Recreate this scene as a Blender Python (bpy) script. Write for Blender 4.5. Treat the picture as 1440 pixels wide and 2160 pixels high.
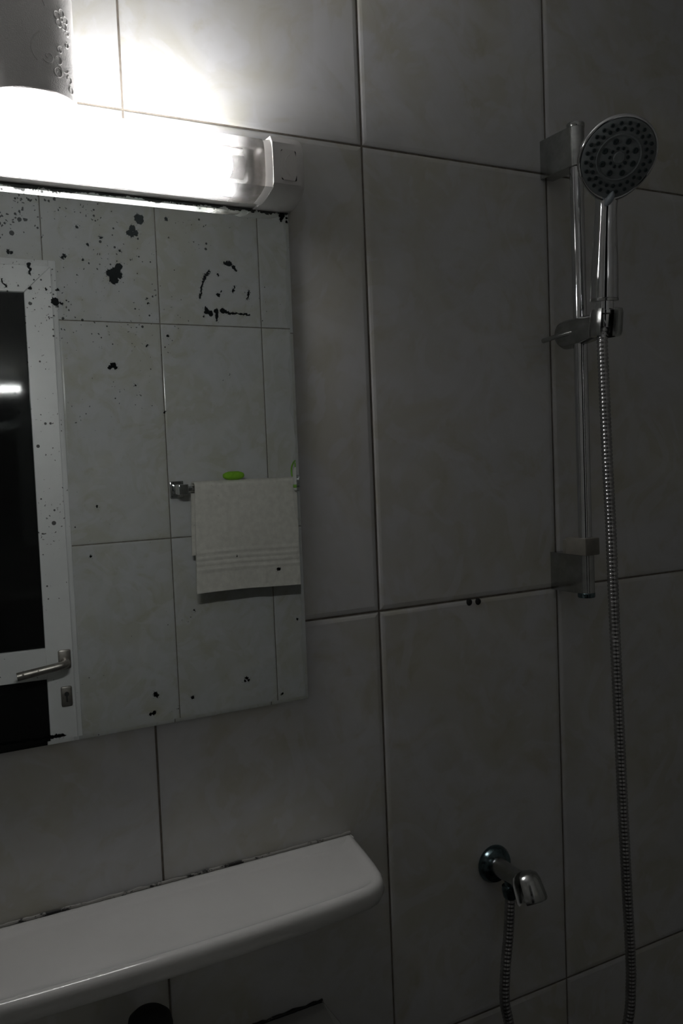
import bpy, bmesh, math, random
from mathutils import Vector, Matrix

# ------------------------------------------------------------------ scene, camera, light
for o in list(bpy.data.objects):
    bpy.data.objects.remove(o, do_unlink=True)
scn = bpy.context.scene
COL = scn.collection
random.seed(7)

F_PX, IW, IH = 1853.7, 1440, 2160
YAW, PITCH, ROLL = -0.4908, -0.0585, 0.0398
CAM = Vector((-0.2746, -0.9912, 1.400))
MROT = Matrix.Rotation(YAW, 3, 'Z') @ Matrix.Rotation(PITCH, 3, 'X') @ Matrix.Rotation(ROLL, 3, 'Y')
right, fwd, up = MROT.col[0], MROT.col[1], MROT.col[2]
cam_d = bpy.data.cameras.new('camera')
cam_d.sensor_fit = 'VERTICAL'
cam_d.sensor_height = 36.0
cam_d.sensor_width = 24.0
cam_d.lens = F_PX / IH * 36.0
cam_d.clip_start = 0.01
cam = bpy.data.objects.new('camera', cam_d)
COL.objects.link(cam)
m4 = Matrix.Identity(4)
for i in range(3):
    m4[i][0], m4[i][1], m4[i][2], m4[i][3] = right[i], up[i], -fwd[i], CAM[i]
cam.matrix_world = m4
scn.camera = cam

world = bpy.data.worlds.new('night')
world.use_nodes = True
world.node_tree.nodes['Background'].inputs[0].default_value = (0, 0, 0, 1)
world.node_tree.nodes['Background'].inputs[1].default_value = 0.0
scn.world = world

scn.view_settings.view_transform = 'Standard'
scn.view_settings.look = 'None'
scn.view_settings.exposure = 1.15
scn.view_settings.gamma = 1.0
scn.view_settings.use_curve_mapping = False
TUBE_STRENGTH = 60.0


def ray(u, v):
    return MROT @ Vector(((u - IW / 2) / F_PX, 1.0, -(v - IH / 2) / F_PX))


def at_y(u, v, y):
    d = ray(u, v)
    return CAM + d * ((y - CAM.y) / d.y)


# ------------------------------------------------------------------ materials
def new_mat(name):
    m = bpy.data.materials.new(name)
    m.use_nodes = True
    nt = m.node_tree
    for n in list(nt.nodes):
        nt.nodes.remove(n)
    return m, nt


def N(nt, t, **kw):
    n = nt.nodes.new(t)
    for k, v in kw.items():
        setattr(n, k, v)
    return n


def L(nt, a, b):
    nt.links.new(a, b)


def math_n(nt, op, a, b=None, c=None, clamp=False):
    n = N(nt, 'ShaderNodeMath', operation=op, use_clamp=clamp)
    for i, x in enumerate((a, b, c)):
        if x is None:
            continue
        if isinstance(x, (int, float)):
            n.inputs[i].default_value = x
        else:
            L(nt, x, n.inputs[i])
    return n.outputs[0]


def maprange(nt, x, a, b, c=0.0, d=1.0, smooth=True):
    n = N(nt, 'ShaderNodeMapRange')
    n.interpolation_type = 'SMOOTHSTEP' if smooth else 'LINEAR'
    L(nt, x, n.inputs[0])
    for i, v in enumerate((a, b, c, d)):
        n.inputs[i + 1].default_value = v
    return n.outputs[0]


def mixc(nt, f, a, b):
    n = N(nt, 'ShaderNodeMix', data_type='RGBA')
    if isinstance(f, (int, float)):
        n.inputs[0].default_value = f
    else:
        L(nt, f, n.inputs[0])
    for i, x in ((6, a), (7, b)):
        if isinstance(x, tuple):
            n.inputs[i].default_value = (*x, 1)
        else:
            L(nt, x, n.inputs[i])
    return n.outputs[2]


def noise(nt, vec, scale, detail=3.0, rough=0.5, dist=0.0):
    n = N(nt, 'ShaderNodeTexNoise')
    n.inputs['Scale'].default_value = scale
    n.inputs['Detail'].default_value = detail
    n.inputs['Roughness'].default_value = rough
    n.inputs['Distortion'].default_value = dist
    if vec is not None:
        L(nt, vec, n.inputs['Vector'])
    return n.outputs['Fac']


def pbr(name, col, rough=0.4, metal=0.0, var=0.06, scale=25.0, bump=0.0, bscale=200.0, spec=0.5, rvar=0.0,
        coat=0.0, seed=0.0):
    """Principled material with noise-driven colour variation, roughness variation and fine relief."""
    m, nt = new_mat(name)
    out = N(nt, 'ShaderNodeOutputMaterial')
    b = N(nt, 'ShaderNodeBsdfPrincipled')
    tc = N(nt, 'ShaderNodeTexCoord')
    mp = N(nt, 'ShaderNodeMapping')
    mp.inputs['Location'].default_value = (seed, seed * 1.7, seed * .3)
    L(nt, tc.outputs['Object'], mp.inputs['Vector'])
    f = noise(nt, mp.outputs[0], scale, 4.0, 0.6)
    f = maprange(nt, f, 0.3, 0.7)
    lo = tuple(max(0.0, c * (1 - var)) for c in col)
    hi = tuple(min(1.0, c * (1 + var)) for c in col)
    L(nt, mixc(nt, f, lo, hi), b.inputs['Base Color'])
    b.inputs['Metallic'].default_value = metal
    b.inputs['Specular IOR Level'].default_value = spec
    b.inputs['Coat Weight'].default_value = coat
    if rvar:
        L(nt, maprange(nt, f, 0, 1, max(0.02, rough - rvar), rough + rvar, False), b.inputs['Roughness'])
    else:
        b.inputs['Roughness'].default_value = rough
    if bump:
        bp = N(nt, 'ShaderNodeBump')
        bp.inputs['Strength'].default_value = bump
        bp.inputs['Distance'].default_value = 0.001
        L(nt, noise(nt, mp.outputs[0], bscale, 2.0), bp.inputs['Height'])
        L(nt, bp.outputs[0], b.inputs['Normal'])
    L(nt, b.outputs[0], out.inputs[0])
    return m


def tile_material():
    m, nt = new_mat('glazed_marble_tile')
    out = N(nt, 'ShaderNodeOutputMaterial')
    b = N(nt, 'ShaderNodeBsdfPrincipled')
    tc = N(nt, 'ShaderNodeTexCoord')
    oi = N(nt, 'ShaderNodeObjectInfo')
    off = N(nt, 'ShaderNodeCombineXYZ')
    for i, k in enumerate((37.0, 71.0, 53.0)):
        L(nt, math_n(nt, 'MULTIPLY', oi.outputs['Random'], k), off.inputs[i])
    add = N(nt, 'ShaderNodeVectorMath', operation='ADD')
    L(nt, tc.outputs['Object'], add.inputs[0])
    L(nt, off.outputs[0], add.inputs[1])
    v = add.outputs[0]
    broad = maprange(nt, noise(nt, v, 5.0, 4.0, 0.55, 1.2), 0.38, 0.66)
    fine = maprange(nt, noise(nt, v, 10.0, 5.0, 0.6, 2.2), 0.48, 0.78)
    pale = maprange(nt, noise(nt, v, 8.0, 3.0, 0.5, 3.0), 0.52, 0.6)
    # sharp-edged cloudy veins
    w = N(nt, 'ShaderNodeTexWave', wave_type='BANDS', bands_direction='DIAGONAL')
    w.inputs['Scale'].default_value = 2.0
    w.inputs['Distortion'].default_value = 9.0
    w.inputs['Detail'].default_value = 3.0
    w.inputs['Detail Scale'].default_value = 1.3
    L(nt, v, w.inputs['Vector'])
    vein = maprange(nt, w.outputs['Fac'], 0.9, 1.0)
    c = mixc(nt, broad, (0.539, 0.543, 0.546), (0.501, 0.494, 0.442))
    c = mixc(nt, math_n(nt, 'MULTIPLY', fine, 0.6), c, (0.436, 0.410, 0.305))
    c = mixc(nt, math_n(nt, 'MULTIPLY', pale, 0.5), c, (0.572, 0.576, 0.588))
    c = mixc(nt, math_n(nt, 'MULTIPLY', vein, 0.35), c, (0.592, 0.592, 0.582))
    L(nt, c, b.inputs['Base Color'])
    b.inputs['Roughness'].default_value = 0.14
    b.inputs['Specular IOR Level'].default_value = 0.42
    bp = N(nt, 'ShaderNodeBump')
    bp.inputs['Strength'].default_value = 0.05
    bp.inputs['Distance'].default_value = 0.002
    L(nt, noise(nt, v, 9.0, 2.0), bp.inputs['Height'])
    L(nt, bp.outputs[0], b.inputs['Normal'])
    L(nt, b.outputs[0], out.inputs[0])
    return m


def px_pt(u, v, y):
    return at_y(u, v, y)


M_TILE = tile_material()
M_GROUT = pbr('tile_grout', (0.17, 0.15, 0.125), 0.9, var=0.25, scale=60, bump=0.3, bscale=500)
M_FLOOR = pbr('floor_tile', (0.07, 0.065, 0.06), 0.35, var=0.15, scale=8)
M_CEIL = pbr('ceiling_paint', (0.80, 0.80, 0.79), 0.8, var=0.04, scale=6, bump=0.1)
M_CHROME = pbr('chrome', (0.62, 0.63, 0.64), 0.06, 1.0, var=0.05, scale=40)
M_CHROME_OLD = pbr('water_stained_chrome', (0.42, 0.43, 0.42), 0.20, 1.0, var=0.14, scale=45, rvar=0.07)
M_CHROME_DARK = pbr('tarnished_chrome', (0.12, 0.17, 0.185), 0.18, 1.0, var=0.35, scale=90, rvar=0.06)
M_HOSE = pbr('steel_hose', (0.40, 0.40, 0.40), 0.25, 1.0, var=0.15, scale=90)
M_PLASTIC = pbr('white_plastic', (0.74, 0.72, 0.70), 0.32, var=0.03, scale=20)
M_SWITCH = pbr('switch_plastic', (0.75, 0.725, 0.70), 0.28, var=0.02, scale=20)
M_DARK = pbr('dark_gap', (0.02, 0.02, 0.02), 0.8, var=0.2, scale=60)
M_FACE = pbr('grey_spray_plate', (0.17, 0.19, 0.195), 0.4, var=0.06, scale=60)
M_NOZZLE = pbr('rubber_nozzle', (0.018, 0.03, 0.032), 0.6, var=0.2, scale=200)
M_LEVER = pbr('grey_lever_plastic', (0.27, 0.31, 0.34), 0.35, var=0.04, scale=60)
M_CERAMIC = pbr('glazed_ceramic', (0.56, 0.56, 0.54), 0.13, var=0.03, scale=9)
M_PAPER = pbr('tissue_paper', (0.80, 0.785, 0.77), 0.95, var=0.03, scale=30, bump=0.6, bscale=900, spec=0.1)
M_CARD = pbr('cardboard_core', (0.35, 0.28, 0.2), 0.9, var=0.1, scale=60)
M_TOWEL = pbr('terry_cotton', (0.68, 0.655, 0.60), 1.0, var=0.07, scale=60, bump=0.6, bscale=900, spec=0.05)
M_GREEN = pbr('green_sponge', (0.22, 0.50, 0.02), 0.8, var=0.1, scale=120, bump=0.3)
M_GREENCAP = pbr('green_cap', (0.18, 0.42, 0.03), 0.4, var=0.05, scale=60)
M_BOTTLE = pbr('white_bottle', (0.6, 0.6, 0.57), 0.35, var=0.03, scale=20)
M_DOOR = pbr('white_lacquered_aluminium', (0.72, 0.72, 0.72), 0.35, var=0.04, scale=10)
M_DOORLINE = pbr('door_seal', (0.30, 0.31, 0.31), 0.6, var=0.1, scale=30)
M_HANDLE = pbr('brushed_handle', (0.40, 0.37, 0.34), 0.38, 0.9, var=0.15, scale=60)
M_MOLD = pbr('black_mould', (0.012, 0.012, 0.012), 0.95, var=0.4, scale=80)


def glass_dark():
    m, nt = new_mat('dark_door_glass')
    out = N(nt, 'ShaderNodeOutputMaterial')
    b = N(nt, 'ShaderNodeBsdfPrincipled')
    tc = N(nt, 'ShaderNodeTexCoord')
    f = noise(nt, tc.outputs['Object'], 4.0, 2.0)
    L(nt, mixc(nt, f, (0.004, 0.004, 0.004), (0.007, 0.007, 0.007)), b.inputs['Base Color'])
    b.inputs['Roughness'].default_value = 0.05
    b.inputs['Specular IOR Level'].default_value = 0.22
    L(nt, b.outputs[0], out.inputs[0])
    return m


M_PANE = glass_dark()


def sealant_mat(name, frac):
    """Old white silicone with black mould patches."""
    m, nt = new_mat(name)
    out = N(nt, 'ShaderNodeOutputMaterial')
    b = N(nt, 'ShaderNodeBsdfPrincipled')
    tc = N(nt, 'ShaderNodeTexCoord')
    f = noise(nt, tc.outputs['Object'], 28.0, 6.0, 0.75)
    L(nt, mixc(nt, maprange(nt, f, frac, frac + 0.05), (0.27, 0.265, 0.245), (0.008, 0.008, 0.008)), b.inputs['Base Color'])
    b.inputs['Roughness'].default_value = 0.6
    L(nt, b.outputs[0], out.inputs[0])
    return m


M_SEAL = sealant_mat('mouldy_silicone', 0.52)
M_SEAL2 = sealant_mat('very_mouldy_silicone', 0.4)


def diffuser_mat(name, clear, frost, fade_x):
    """Acrylic cover: mostly see-through, a little frosting that glows, and a dusty film painted in to fade the glow at the capped end."""
    m, nt = new_mat(name)
    out = N(nt, 'ShaderNodeOutputMaterial')
    tr = N(nt, 'ShaderNodeBsdfTransparent')
    tl = N(nt, 'ShaderNodeBsdfTranslucent')
    df = N(nt, 'ShaderNodeBsdfDiffuse')
    gl = N(nt, 'ShaderNodeBsdfGlossy')
    tr.inputs[0].default_value = (clear, clear, clear * 1.01, 1)
    tl.inputs[0].default_value = (0.9, 0.9, 0.92, 1)
    gl.inputs['Roughness'].default_value = 0.15
    tc = N(nt, 'ShaderNodeTexCoord')
    f = noise(nt, tc.outputs['Object'], 60.0, 3.0)
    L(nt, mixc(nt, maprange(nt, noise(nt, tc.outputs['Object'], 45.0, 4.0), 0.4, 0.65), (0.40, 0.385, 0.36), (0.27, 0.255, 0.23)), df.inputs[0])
    m1 = N(nt, 'ShaderNodeMixShader')
    L(nt, maprange(nt, f, 0, 1, frost * .8, frost * 1.2), m1.inputs[0])
    L(nt, tr.outputs[0], m1.inputs[1])
    L(nt, tl.outputs[0], m1.inputs[2])
    sx = N(nt, 'ShaderNodeSeparateXYZ')
    L(nt, tc.outputs['Object'], sx.inputs[0])
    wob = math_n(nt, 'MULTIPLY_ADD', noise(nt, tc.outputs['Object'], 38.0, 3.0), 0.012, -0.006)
    dust_fade = maprange(nt, math_n(nt, 'ADD', sx.outputs[0], wob), fade_x - .010, fade_x + .014, 0.07, 0.78)  # more opaque towards the cap: brownish smudges plus a painted fade of the glow
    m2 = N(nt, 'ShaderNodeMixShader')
    L(nt, dust_fade, m2.inputs[0])
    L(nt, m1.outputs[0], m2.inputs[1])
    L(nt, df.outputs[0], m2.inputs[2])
    m3 = N(nt, 'ShaderNodeMixShader')
    m3.inputs[0].default_value = 0.04
    L(nt, m2.outputs[0], m3.inputs[1])
    L(nt, gl.outputs[0], m3.inputs[2])
    L(nt, m3.outputs[0], out.inputs[0])
    return m


LX1 = 0.1905
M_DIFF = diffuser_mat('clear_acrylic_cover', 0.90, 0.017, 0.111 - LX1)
M_SLOPE = diffuser_mat('dimmed_acrylic_underside', 0.34, 0.022, 0.111 - LX1)  # less clear copy of the cover, shade built in so the underside looks dimmer
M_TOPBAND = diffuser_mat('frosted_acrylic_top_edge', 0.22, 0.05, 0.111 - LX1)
M_REFL = pbr('aged_reflector', (0.30, 0.30, 0.30), 0.7, var=0.2, scale=30)
M_SOCKET = pbr('grey_lamp_socket', (0.10, 0.10, 0.095), 0.6, var=0.2, scale=50)



def tube_mat():
    m, nt = new_mat('fluorescent_tube')
    out = N(nt, 'ShaderNodeOutputMaterial')
    e = N(nt, 'ShaderNodeEmission')
    e.inputs[0].default_value = (1.0, 0.985, 0.975, 1)
    e.inputs[1].default_value = TUBE_STRENGTH
    L(nt, e.outputs[0], out.inputs[0])
    return m


M_TUBE = tube_mat()

# ------------------------------------------------------------------ mesh helpers
ORG = {}


def tag(o, label=None, cat=None, group=None, kind=None):
    if label:
        o['label'] = label
    if cat:
        o['category'] = cat
    if group:
        o['group'] = group
    if kind:
        o['kind'] = kind
    return o


def empty(name, loc, local=False):
    o = bpy.data.objects.new(name, None)
    o.empty_display_size = 0.03
    o.location = loc
    COL.objects.link(o)
    ORG[o] = Vector((0, 0, 0)) if local else Vector(loc)
    return o


def obj(name, bm, mat, parent=None, origin=None, smooth=True, angle=35.0):
    """Link bm (vertices in world coordinates, or in the frame of a rotated root) as one mesh object."""
    if origin is None:
        origin = ORG[parent] if parent is not None else Vector((0, 0, 0))
    origin = Vector(origin)
    bmesh.ops.translate(bm, verts=bm.verts, vec=-origin)
    bmesh.ops.recalc_face_normals(bm, faces=bm.faces)
    for f in bm.faces:
        f.smooth = smooth
    if smooth:
        a = math.radians(angle)
        for e in bm.edges:
            if len(e.link_faces) == 2 and e.calc_face_angle(0) > a:
                e.smooth = False
    me = bpy.data.meshes.new(name)
    bm.to_mesh(me)
    bm.free()
    mats = mat if isinstance(mat, (list, tuple)) else [mat]
    for mm in mats:
        me.materials.append(mm)
    o = bpy.data.objects.new(name, me)
    COL.objects.link(o)
    if parent is not None:
        o.parent = parent
        o.location = origin - ORG[parent]
    else:
        o.location = origin
    ORG[o] = origin
    return o


def BM():
    return bmesh.new()


def box(bm, a, b, bevel=0.0, seg=2):
    a, b = Vector(a), Vector(b)
    r = bmesh.ops.create_cube(bm, size=1.0)
    vs = r['verts']
    c = (a + b) / 2
    s = b - a
    for v in vs:
        v.co = Vector((v.co.x * s.x, v.co.y * s.y, v.co.z * s.z)) + c
    if bevel:
        es = list({e for v in vs for e in v.link_edges})
        bmesh.ops.bevel(bm, geom=es, offset=bevel, segments=seg, profile=0.5, affect='EDGES')
    return bm


def frame(axis):
    z = Vector(axis).normalized()
    t = Vector((0, 0, 1)) if abs(z.z) < 0.9 else Vector((1, 0, 0))
    x = t.cross(z).normalized()
    return x, z.cross(x), z


def rings(bm, loops, cap0=True, cap1=True, closed=True):
    vl = [[bm.verts.new(p) for p in lp] for lp in loops]
    n = len(vl[0])
    for a, b in zip(vl, vl[1:]):
        for i in range(n if closed else n - 1):
            j = (i + 1) % n
            bm.faces.new((a[i], a[j], b[j], b[i]))
    if cap0:
        bm.faces.new(list(reversed(vl[0])))
    if cap1:
        bm.faces.new(vl[-1])
    return vl


def lathe(bm, base, axis, prof, n=28, cap0=True, cap1=True):
    """prof: list of (radius, height along axis)."""
    x, y, z = frame(axis)
    base = Vector(base)
    loops = []
    for r, h in prof:
        loops.append([base + z * h + (x * math.cos(t) + y * math.sin(t)) * r
                      for t in (2 * math.pi * k / n for k in range(n))])
    return rings(bm, loops, cap0, cap1)


def tube(bm, pts, rad, n=14, cap=True):
    """Sweep a circle along pts; rad is a number or list."""
    pts = [Vector(p) for p in pts]
    R = rad if isinstance(rad, (list, tuple)) else [rad] * len(pts)
    loops = []
    x = None
    for i, p in enumerate(pts):
        t = (pts[min(i + 1, len(pts) - 1)] - pts[max(i - 1, 0)]).normalized()
        if x is None:
            x = frame(t)[0]
        x = (x - t * x.dot(t)).normalized()
        y = t.cross(x)
        loops.append([p + (x * math.cos(a) + y * math.sin(a)) * R[i]
                      for a in (2 * math.pi * k / n for k in range(n))])
    return rings(bm, loops, cap, cap)


def prism(bm, poly, vec):
    vec = Vector(vec)
    lo = [Vector(p) for p in poly]
    return rings(bm, [lo, [p + vec for p in lo]])


def spline(pts, per=12):
    """Catmull-Rom through pts."""
    P = [Vector(p) for p in pts]
    P = [P[0] * 2 - P[1]] + P + [P[-1] * 2 - P[-2]]
    out = []
    for i in range(1, len(P) - 2):
        a, b, c, d = P[i - 1], P[i], P[i + 1], P[i + 2]
        for k in range(per):
            t = k / per
            out.append(0.5 * ((2 * b) + (c - a) * t + (2 * a - 5 * b + 4 * c - d) * t * t + (3 * b - a - 3 * c + d) * t ** 3))
    out.append(P[-2])
    return out


def resample(pts, step):
    acc = [0.0]
    for a, b in zip(pts, pts[1:]):
        acc.append(acc[-1] + (b - a).length)
    n = max(2, int(acc[-1] / step) + 1)
    out, j = [], 0
    for k in range(n):
        s = acc[-1] * k / (n - 1)
        while j < len(acc) - 2 and acc[j + 1] < s:
            j += 1
        t = (s - acc[j]) / max(1e-9, acc[j + 1] - acc[j])
        out.append(pts[j].lerp(pts[j + 1], t))
    return out


def offset_poly(poly, d):
    """Inset a closed counter-clockwise 2D polygon by d."""
    n = len(poly)
    out = []
    for i in range(n):
        p0, p1, p2 = Vector(poly[i - 1]), Vector(poly[i]), Vector(poly[(i + 1) % n])
        e1, e2 = (p1 - p0).normalized(), (p2 - p1).normalized()
        n1, n2 = Vector((-e1.y, e1.x)), Vector((-e2.y, e2.x))
        b = (n1 + n2)
        b.normalize()
        k = d / max(0.45, b.dot(n1))
        out.append(p1 + b * k)
    return out


# ------------------------------------------------------------------ the setting: tiled walls
TW, TH, JOINT = 0.306, 0.600, 0.0026
Y_FRONT = -1.432          # the wall behind the camera, seen in the mirror
X_LEFT, X_RIGHT = -0.98, 1.38
Z_CEIL = 2.15
TILE_CACHE = {}


def tile_mesh(w, h):
    """Glazed tile with softly cushioned edges; lies in local XZ, face towards -Y at y = 0, corner at the origin."""
    key = (round(w, 4), round(h, 4))
    if key in TILE_CACHE:
        return TILE_CACHE[key]
    bm = BM()
    loops = []
    for ins, dep in ((0, 0.0075), (0, 0.0016), (0.0008, 0.0009), (0.0025, 0.0004), (0.006, 0.0)):
        loops.append([(ins, dep, ins), (w - ins, dep, ins), (w - ins, dep, h - ins), (ins, dep, h - ins)])
    rings(bm, loops, True, True)
    bmesh.ops.recalc_face_normals(bm, faces=bm.faces)
    me = bpy.data.meshes.new('tile')
    bm.to_mesh(me)
    bm.free()
    me.materials.append(M_TILE)
    TILE_CACHE[key] = me
    return me


def tiled_wall(name, origin, udir, ulen, uoff, normal, cut=None):
    """Grout slab with tile children. u runs along udir from origin; joints at u = uoff + k*TW."""
    origin, udir, normal = Vector(origin), Vector(udir), Vector(normal)
    rz = math.atan2(udir.y, udir.x)
    bm = BM()
    g0, g1 = 0.0022, 0.09
    rects = [(0.0, ulen, 0.0, Z_CEIL)]
    if cut:
        a, b, z1 = cut
        rects = [(0, a, 0, Z_CEIL), (b, ulen, 0, Z_CEIL), (a, b, z1, Z_CEIL)]
    for u0, u1, z0, z1 in rects:
        p = origin + udir * u0 - normal * g1
        q = origin + udir * u1 - normal * g0
        box(bm, (min(p.x, q.x), min(p.y, q.y), z0), (max(p.x, q.x), max(p.y, q.y), z1))
    w = obj(name, bm, M_GROUT, None, origin, smooth=False)
    tag(w, kind='structure')
    k0 = int(math.floor(-uoff / TW)) - 1
    for k in range(k0, k0 + int(ulen / TW) + 4):
        for r in range(4):
            u0, u1 = uoff + k * TW, uoff + (k + 1) * TW
            z0, z1 = r * TH, min((r + 1) * TH, Z_CEIL)
            u0, u1 = max(u0, 0.0), min(u1, ulen)
            if u1 - u0 < 0.02:
                continue
            if cut:
                a, b, zc = cut
                if u1 > a + 0.001 and u0 < b - 0.001 and z0 < zc:
                    if z1 <= zc + 0.01:
                        if u0 < a:
                            u1 = a
                        elif u1 > b + 0.02:
                            u0 = b
                        else:
                            continue
                    elif u1 < b + 0.001 and u0 > a - 0.001:
                        z0 = zc
            if u1 - u0 < 0.02:
                continue
            t = bpy.data.objects.new('tile', tile_mesh(u1 - u0 - JOINT, z1 - z0 - JOINT))
            COL.objects.link(t)
            t.parent = w
            t.location = udir * (u0 + JOINT / 2) + Vector((0, 0, z0 + JOINT / 2))
            t.rotation_euler = (0, 0, rz)
    return w


tiled_wall('wall_back', (X_LEFT, 0, 0), (1, 0, 0), X_RIGHT - X_LEFT, -X_LEFT, (0, -1, 0))
OPEN_L, OPEN_R, OPEN_T = -0.635, 0.190, 1.945
# the wall behind the camera: u runs towards -x so that tile faces look towards the mirror
tiled_wall('wall_front', (X_RIGHT, Y_FRONT, 0), (-1, 0, 0), X_RIGHT - X_LEFT, X_RIGHT - 0.4657, (0, 1, 0),
           (X_RIGHT - OPEN_R, X_RIGHT - OPEN_L, OPEN_T))
tiled_wall('wall_right', (X_RIGHT, 0, 0), (0, -1, 0), -Y_FRONT, 0.0, (-1, 0, 0))
tiled_wall('wall_left', (X_LEFT, Y_FRONT, 0), (0, 1, 0), -Y_FRONT, 0.1, (1, 0, 0))

fl = obj('floor', box(BM(), (X_LEFT - .09, Y_FRONT - .09, -0.06), (X_RIGHT + .09, .09, -0.004)), M_GROUT, smooth=False)
tag(fl, kind='structure')
fme = None
for i in range(8):
    for j in range(5):
        x0, y0 = X_LEFT + i * 0.3, Y_FRONT + j * 0.3
        if x0 + 0.05 > X_RIGHT or y0 + 0.05 > 0:
            continue
        if fme is None:
            fb = BM()
            box(fb, (0, 0, -0.006), (0.297, 0.297, 0.0), 0.001, 1)
            fme = bpy.data.meshes.new('floor_tile')
            fb.to_mesh(fme)
            fb.free()
            fme.materials.append(M_FLOOR)
        me = fme
        w, d = min(0.297, X_RIGHT - x0), min(0.297, -y0)
        if w < 0.296 or d < 0.296:
            fb = BM()
            box(fb, (0, 0, -0.006), (w, d, 0.0), 0.001, 1)
            me = bpy.data.meshes.new('floor_tile')
            fb.to_mesh(me)
            fb.free()
            me.materials.append(M_FLOOR)
        t = bpy.data.objects.new('floor_tile', me)
        COL.objects.link(t)
        t.parent = fl
        t.location = (x0, y0, 0)
ce = obj('ceiling', box(BM(), (X_LEFT - .09, Y_FRONT - .09, Z_CEIL), (X_RIGHT + .09, .09, Z_CEIL + .08)), M_CEIL, smooth=False)
tag(ce, kind='structure')

# ------------------------------------------------------------------ the door in the wall behind the camera
tr = empty('trim_1', (OPEN_R, Y_FRONT, 0))
tag(tr, kind='structure')
cf = Y_FRONT + 0.007
obj('jamb', box(BM(), (0.1715, Y_FRONT - .085, 0), (0.1905, cf, 1.952), .002), M_DOOR, tr)
obj('jamb', box(BM(), (OPEN_L - .001, Y_FRONT - .085, 0), (OPEN_L + .019, cf, 1.952), .002), M_DOOR, tr)
obj('lintel', box(BM(), (OPEN_L + .019, Y_FRONT - .085, 1.934), (0.1715, cf, 1.952), .002), M_DOOR, tr)

door = empty('door_1', (-0.612, -1.447, 0.0), local=True)
door.rotation_euler = (0, 0, math.radians(3.7))
tag(door, kind='structure')
DW, DT, DB, SW = 0.783, 1.926, 0.012, 0.068


def miter_bar(corners, y0, y1):
    bm = BM()
    rings(bm, [[(x, y0, z) for x, z in corners], [(x, y1, z) for x, z in corners]])
    bmesh.ops.recalc_face_normals(bm, faces=bm.faces)
    bmesh.ops.bevel(bm, geom=list(bm.edges), offset=0.0012, segments=1, affect='EDGES')
    return bm


g = 0.0004
obj('stile', miter_bar([(DW, DB), (DW, DT), (DW - SW, DT - SW - g), (DW - SW, DB + SW + g)], -.02, .02), M_DOOR, door)
obj('stile', miter_bar([(0, DT), (0, DB), (SW, DB + SW + g), (SW, DT - SW - g)], -.02, .02), M_DOOR, door)
obj('rail', miter_bar([(g, DT), (SW, DT - SW + g), (DW - SW, DT - SW + g), (DW - g, DT)], -.02, .02), M_DOOR, door)
obj('rail', miter_bar([(g, DB), (DW - g, DB), (DW - SW, DB + SW - g), (SW, DB + SW - g)], -.02, .02), M_DOOR, door)
obj('rail', box(BM(), (SW - .001, -.02, .862), (DW - SW + .001, .0195, .943), .0012, 1), M_DOOR, door)
obj('pane', box(BM(), (SW - .01, -.004, .94), (DW - SW + .01, .008, DT - SW + .01)), M_PANE, door, smooth=False)
obj('pane', box(BM(), (SW - .01, -.004, DB + SW - .01), (DW - SW + .01, .008, .866)), M_PANE, door, smooth=False)
hx = DW - .022
hp = obj('handle', box(BM(), (hx - .016, .0185, .885), (hx + .016, .026, .935), .004), M_HANDLE, door)
tag(hp, 'dull metal lever handle')
bm = BM()
tube(bm, spline([(hx, .02, .905), (hx, .05, .905), (hx - .006, .062, .904), (hx - .03, .067, .901), (hx - .122, .067, .889)], 6),
     .0105, 14)
obj('lever', bm, M_HANDLE, hp)
kp = obj('keyhole_plate', box(BM(), (hx - .014, .0185, .785), (hx + .014, .024, .838), .004), M_HANDLE, door)
bm = BM()
lathe(bm, (hx, .0235, .818), (0, 1, 0), [(.006, 0), (.006, .002)], 14)
box(bm, (hx - .002, .0235, .797), (hx + .002, .0255, .816))
obj('keyhole', bm, M_DARK, kp)

# ------------------------------------------------------------------ mirror with decayed silvering
MIR_X0, MIR_X1, MIR_Z0, MIR_Z1, MIR_T = -0.262, 0.1945, 1.1035, 1.7035, 0.006
MO = Vector((MIR_X1, 0, MIR_Z0))
spots = []          # (x, z, radius) on the glass


def spot(u, v, r):
    p = at_y(u, v, -MIR_T)
    spots.append((p.x - MO.x, p.z - MO.z, r * 0.00052))


def stroke(pts):
    """pts: list of (u, v, r); filled with intermediate discs."""
    for (u0, v0, r0), (u1, v1, r1) in zip(pts, pts[1:]):
        d = math.hypot(u1 - u0, v1 - v0)
        n = max(1, int(d / (1.3 * max(1.6, min(r0, r1)))))
        for k in range(n):
            t = k / n
            spot(u0 + (u1 - u0) * t, v0 + (v1 - v0) * t, r0 + (r1 - r0) * t)
    spot(*pts[-1])


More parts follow.
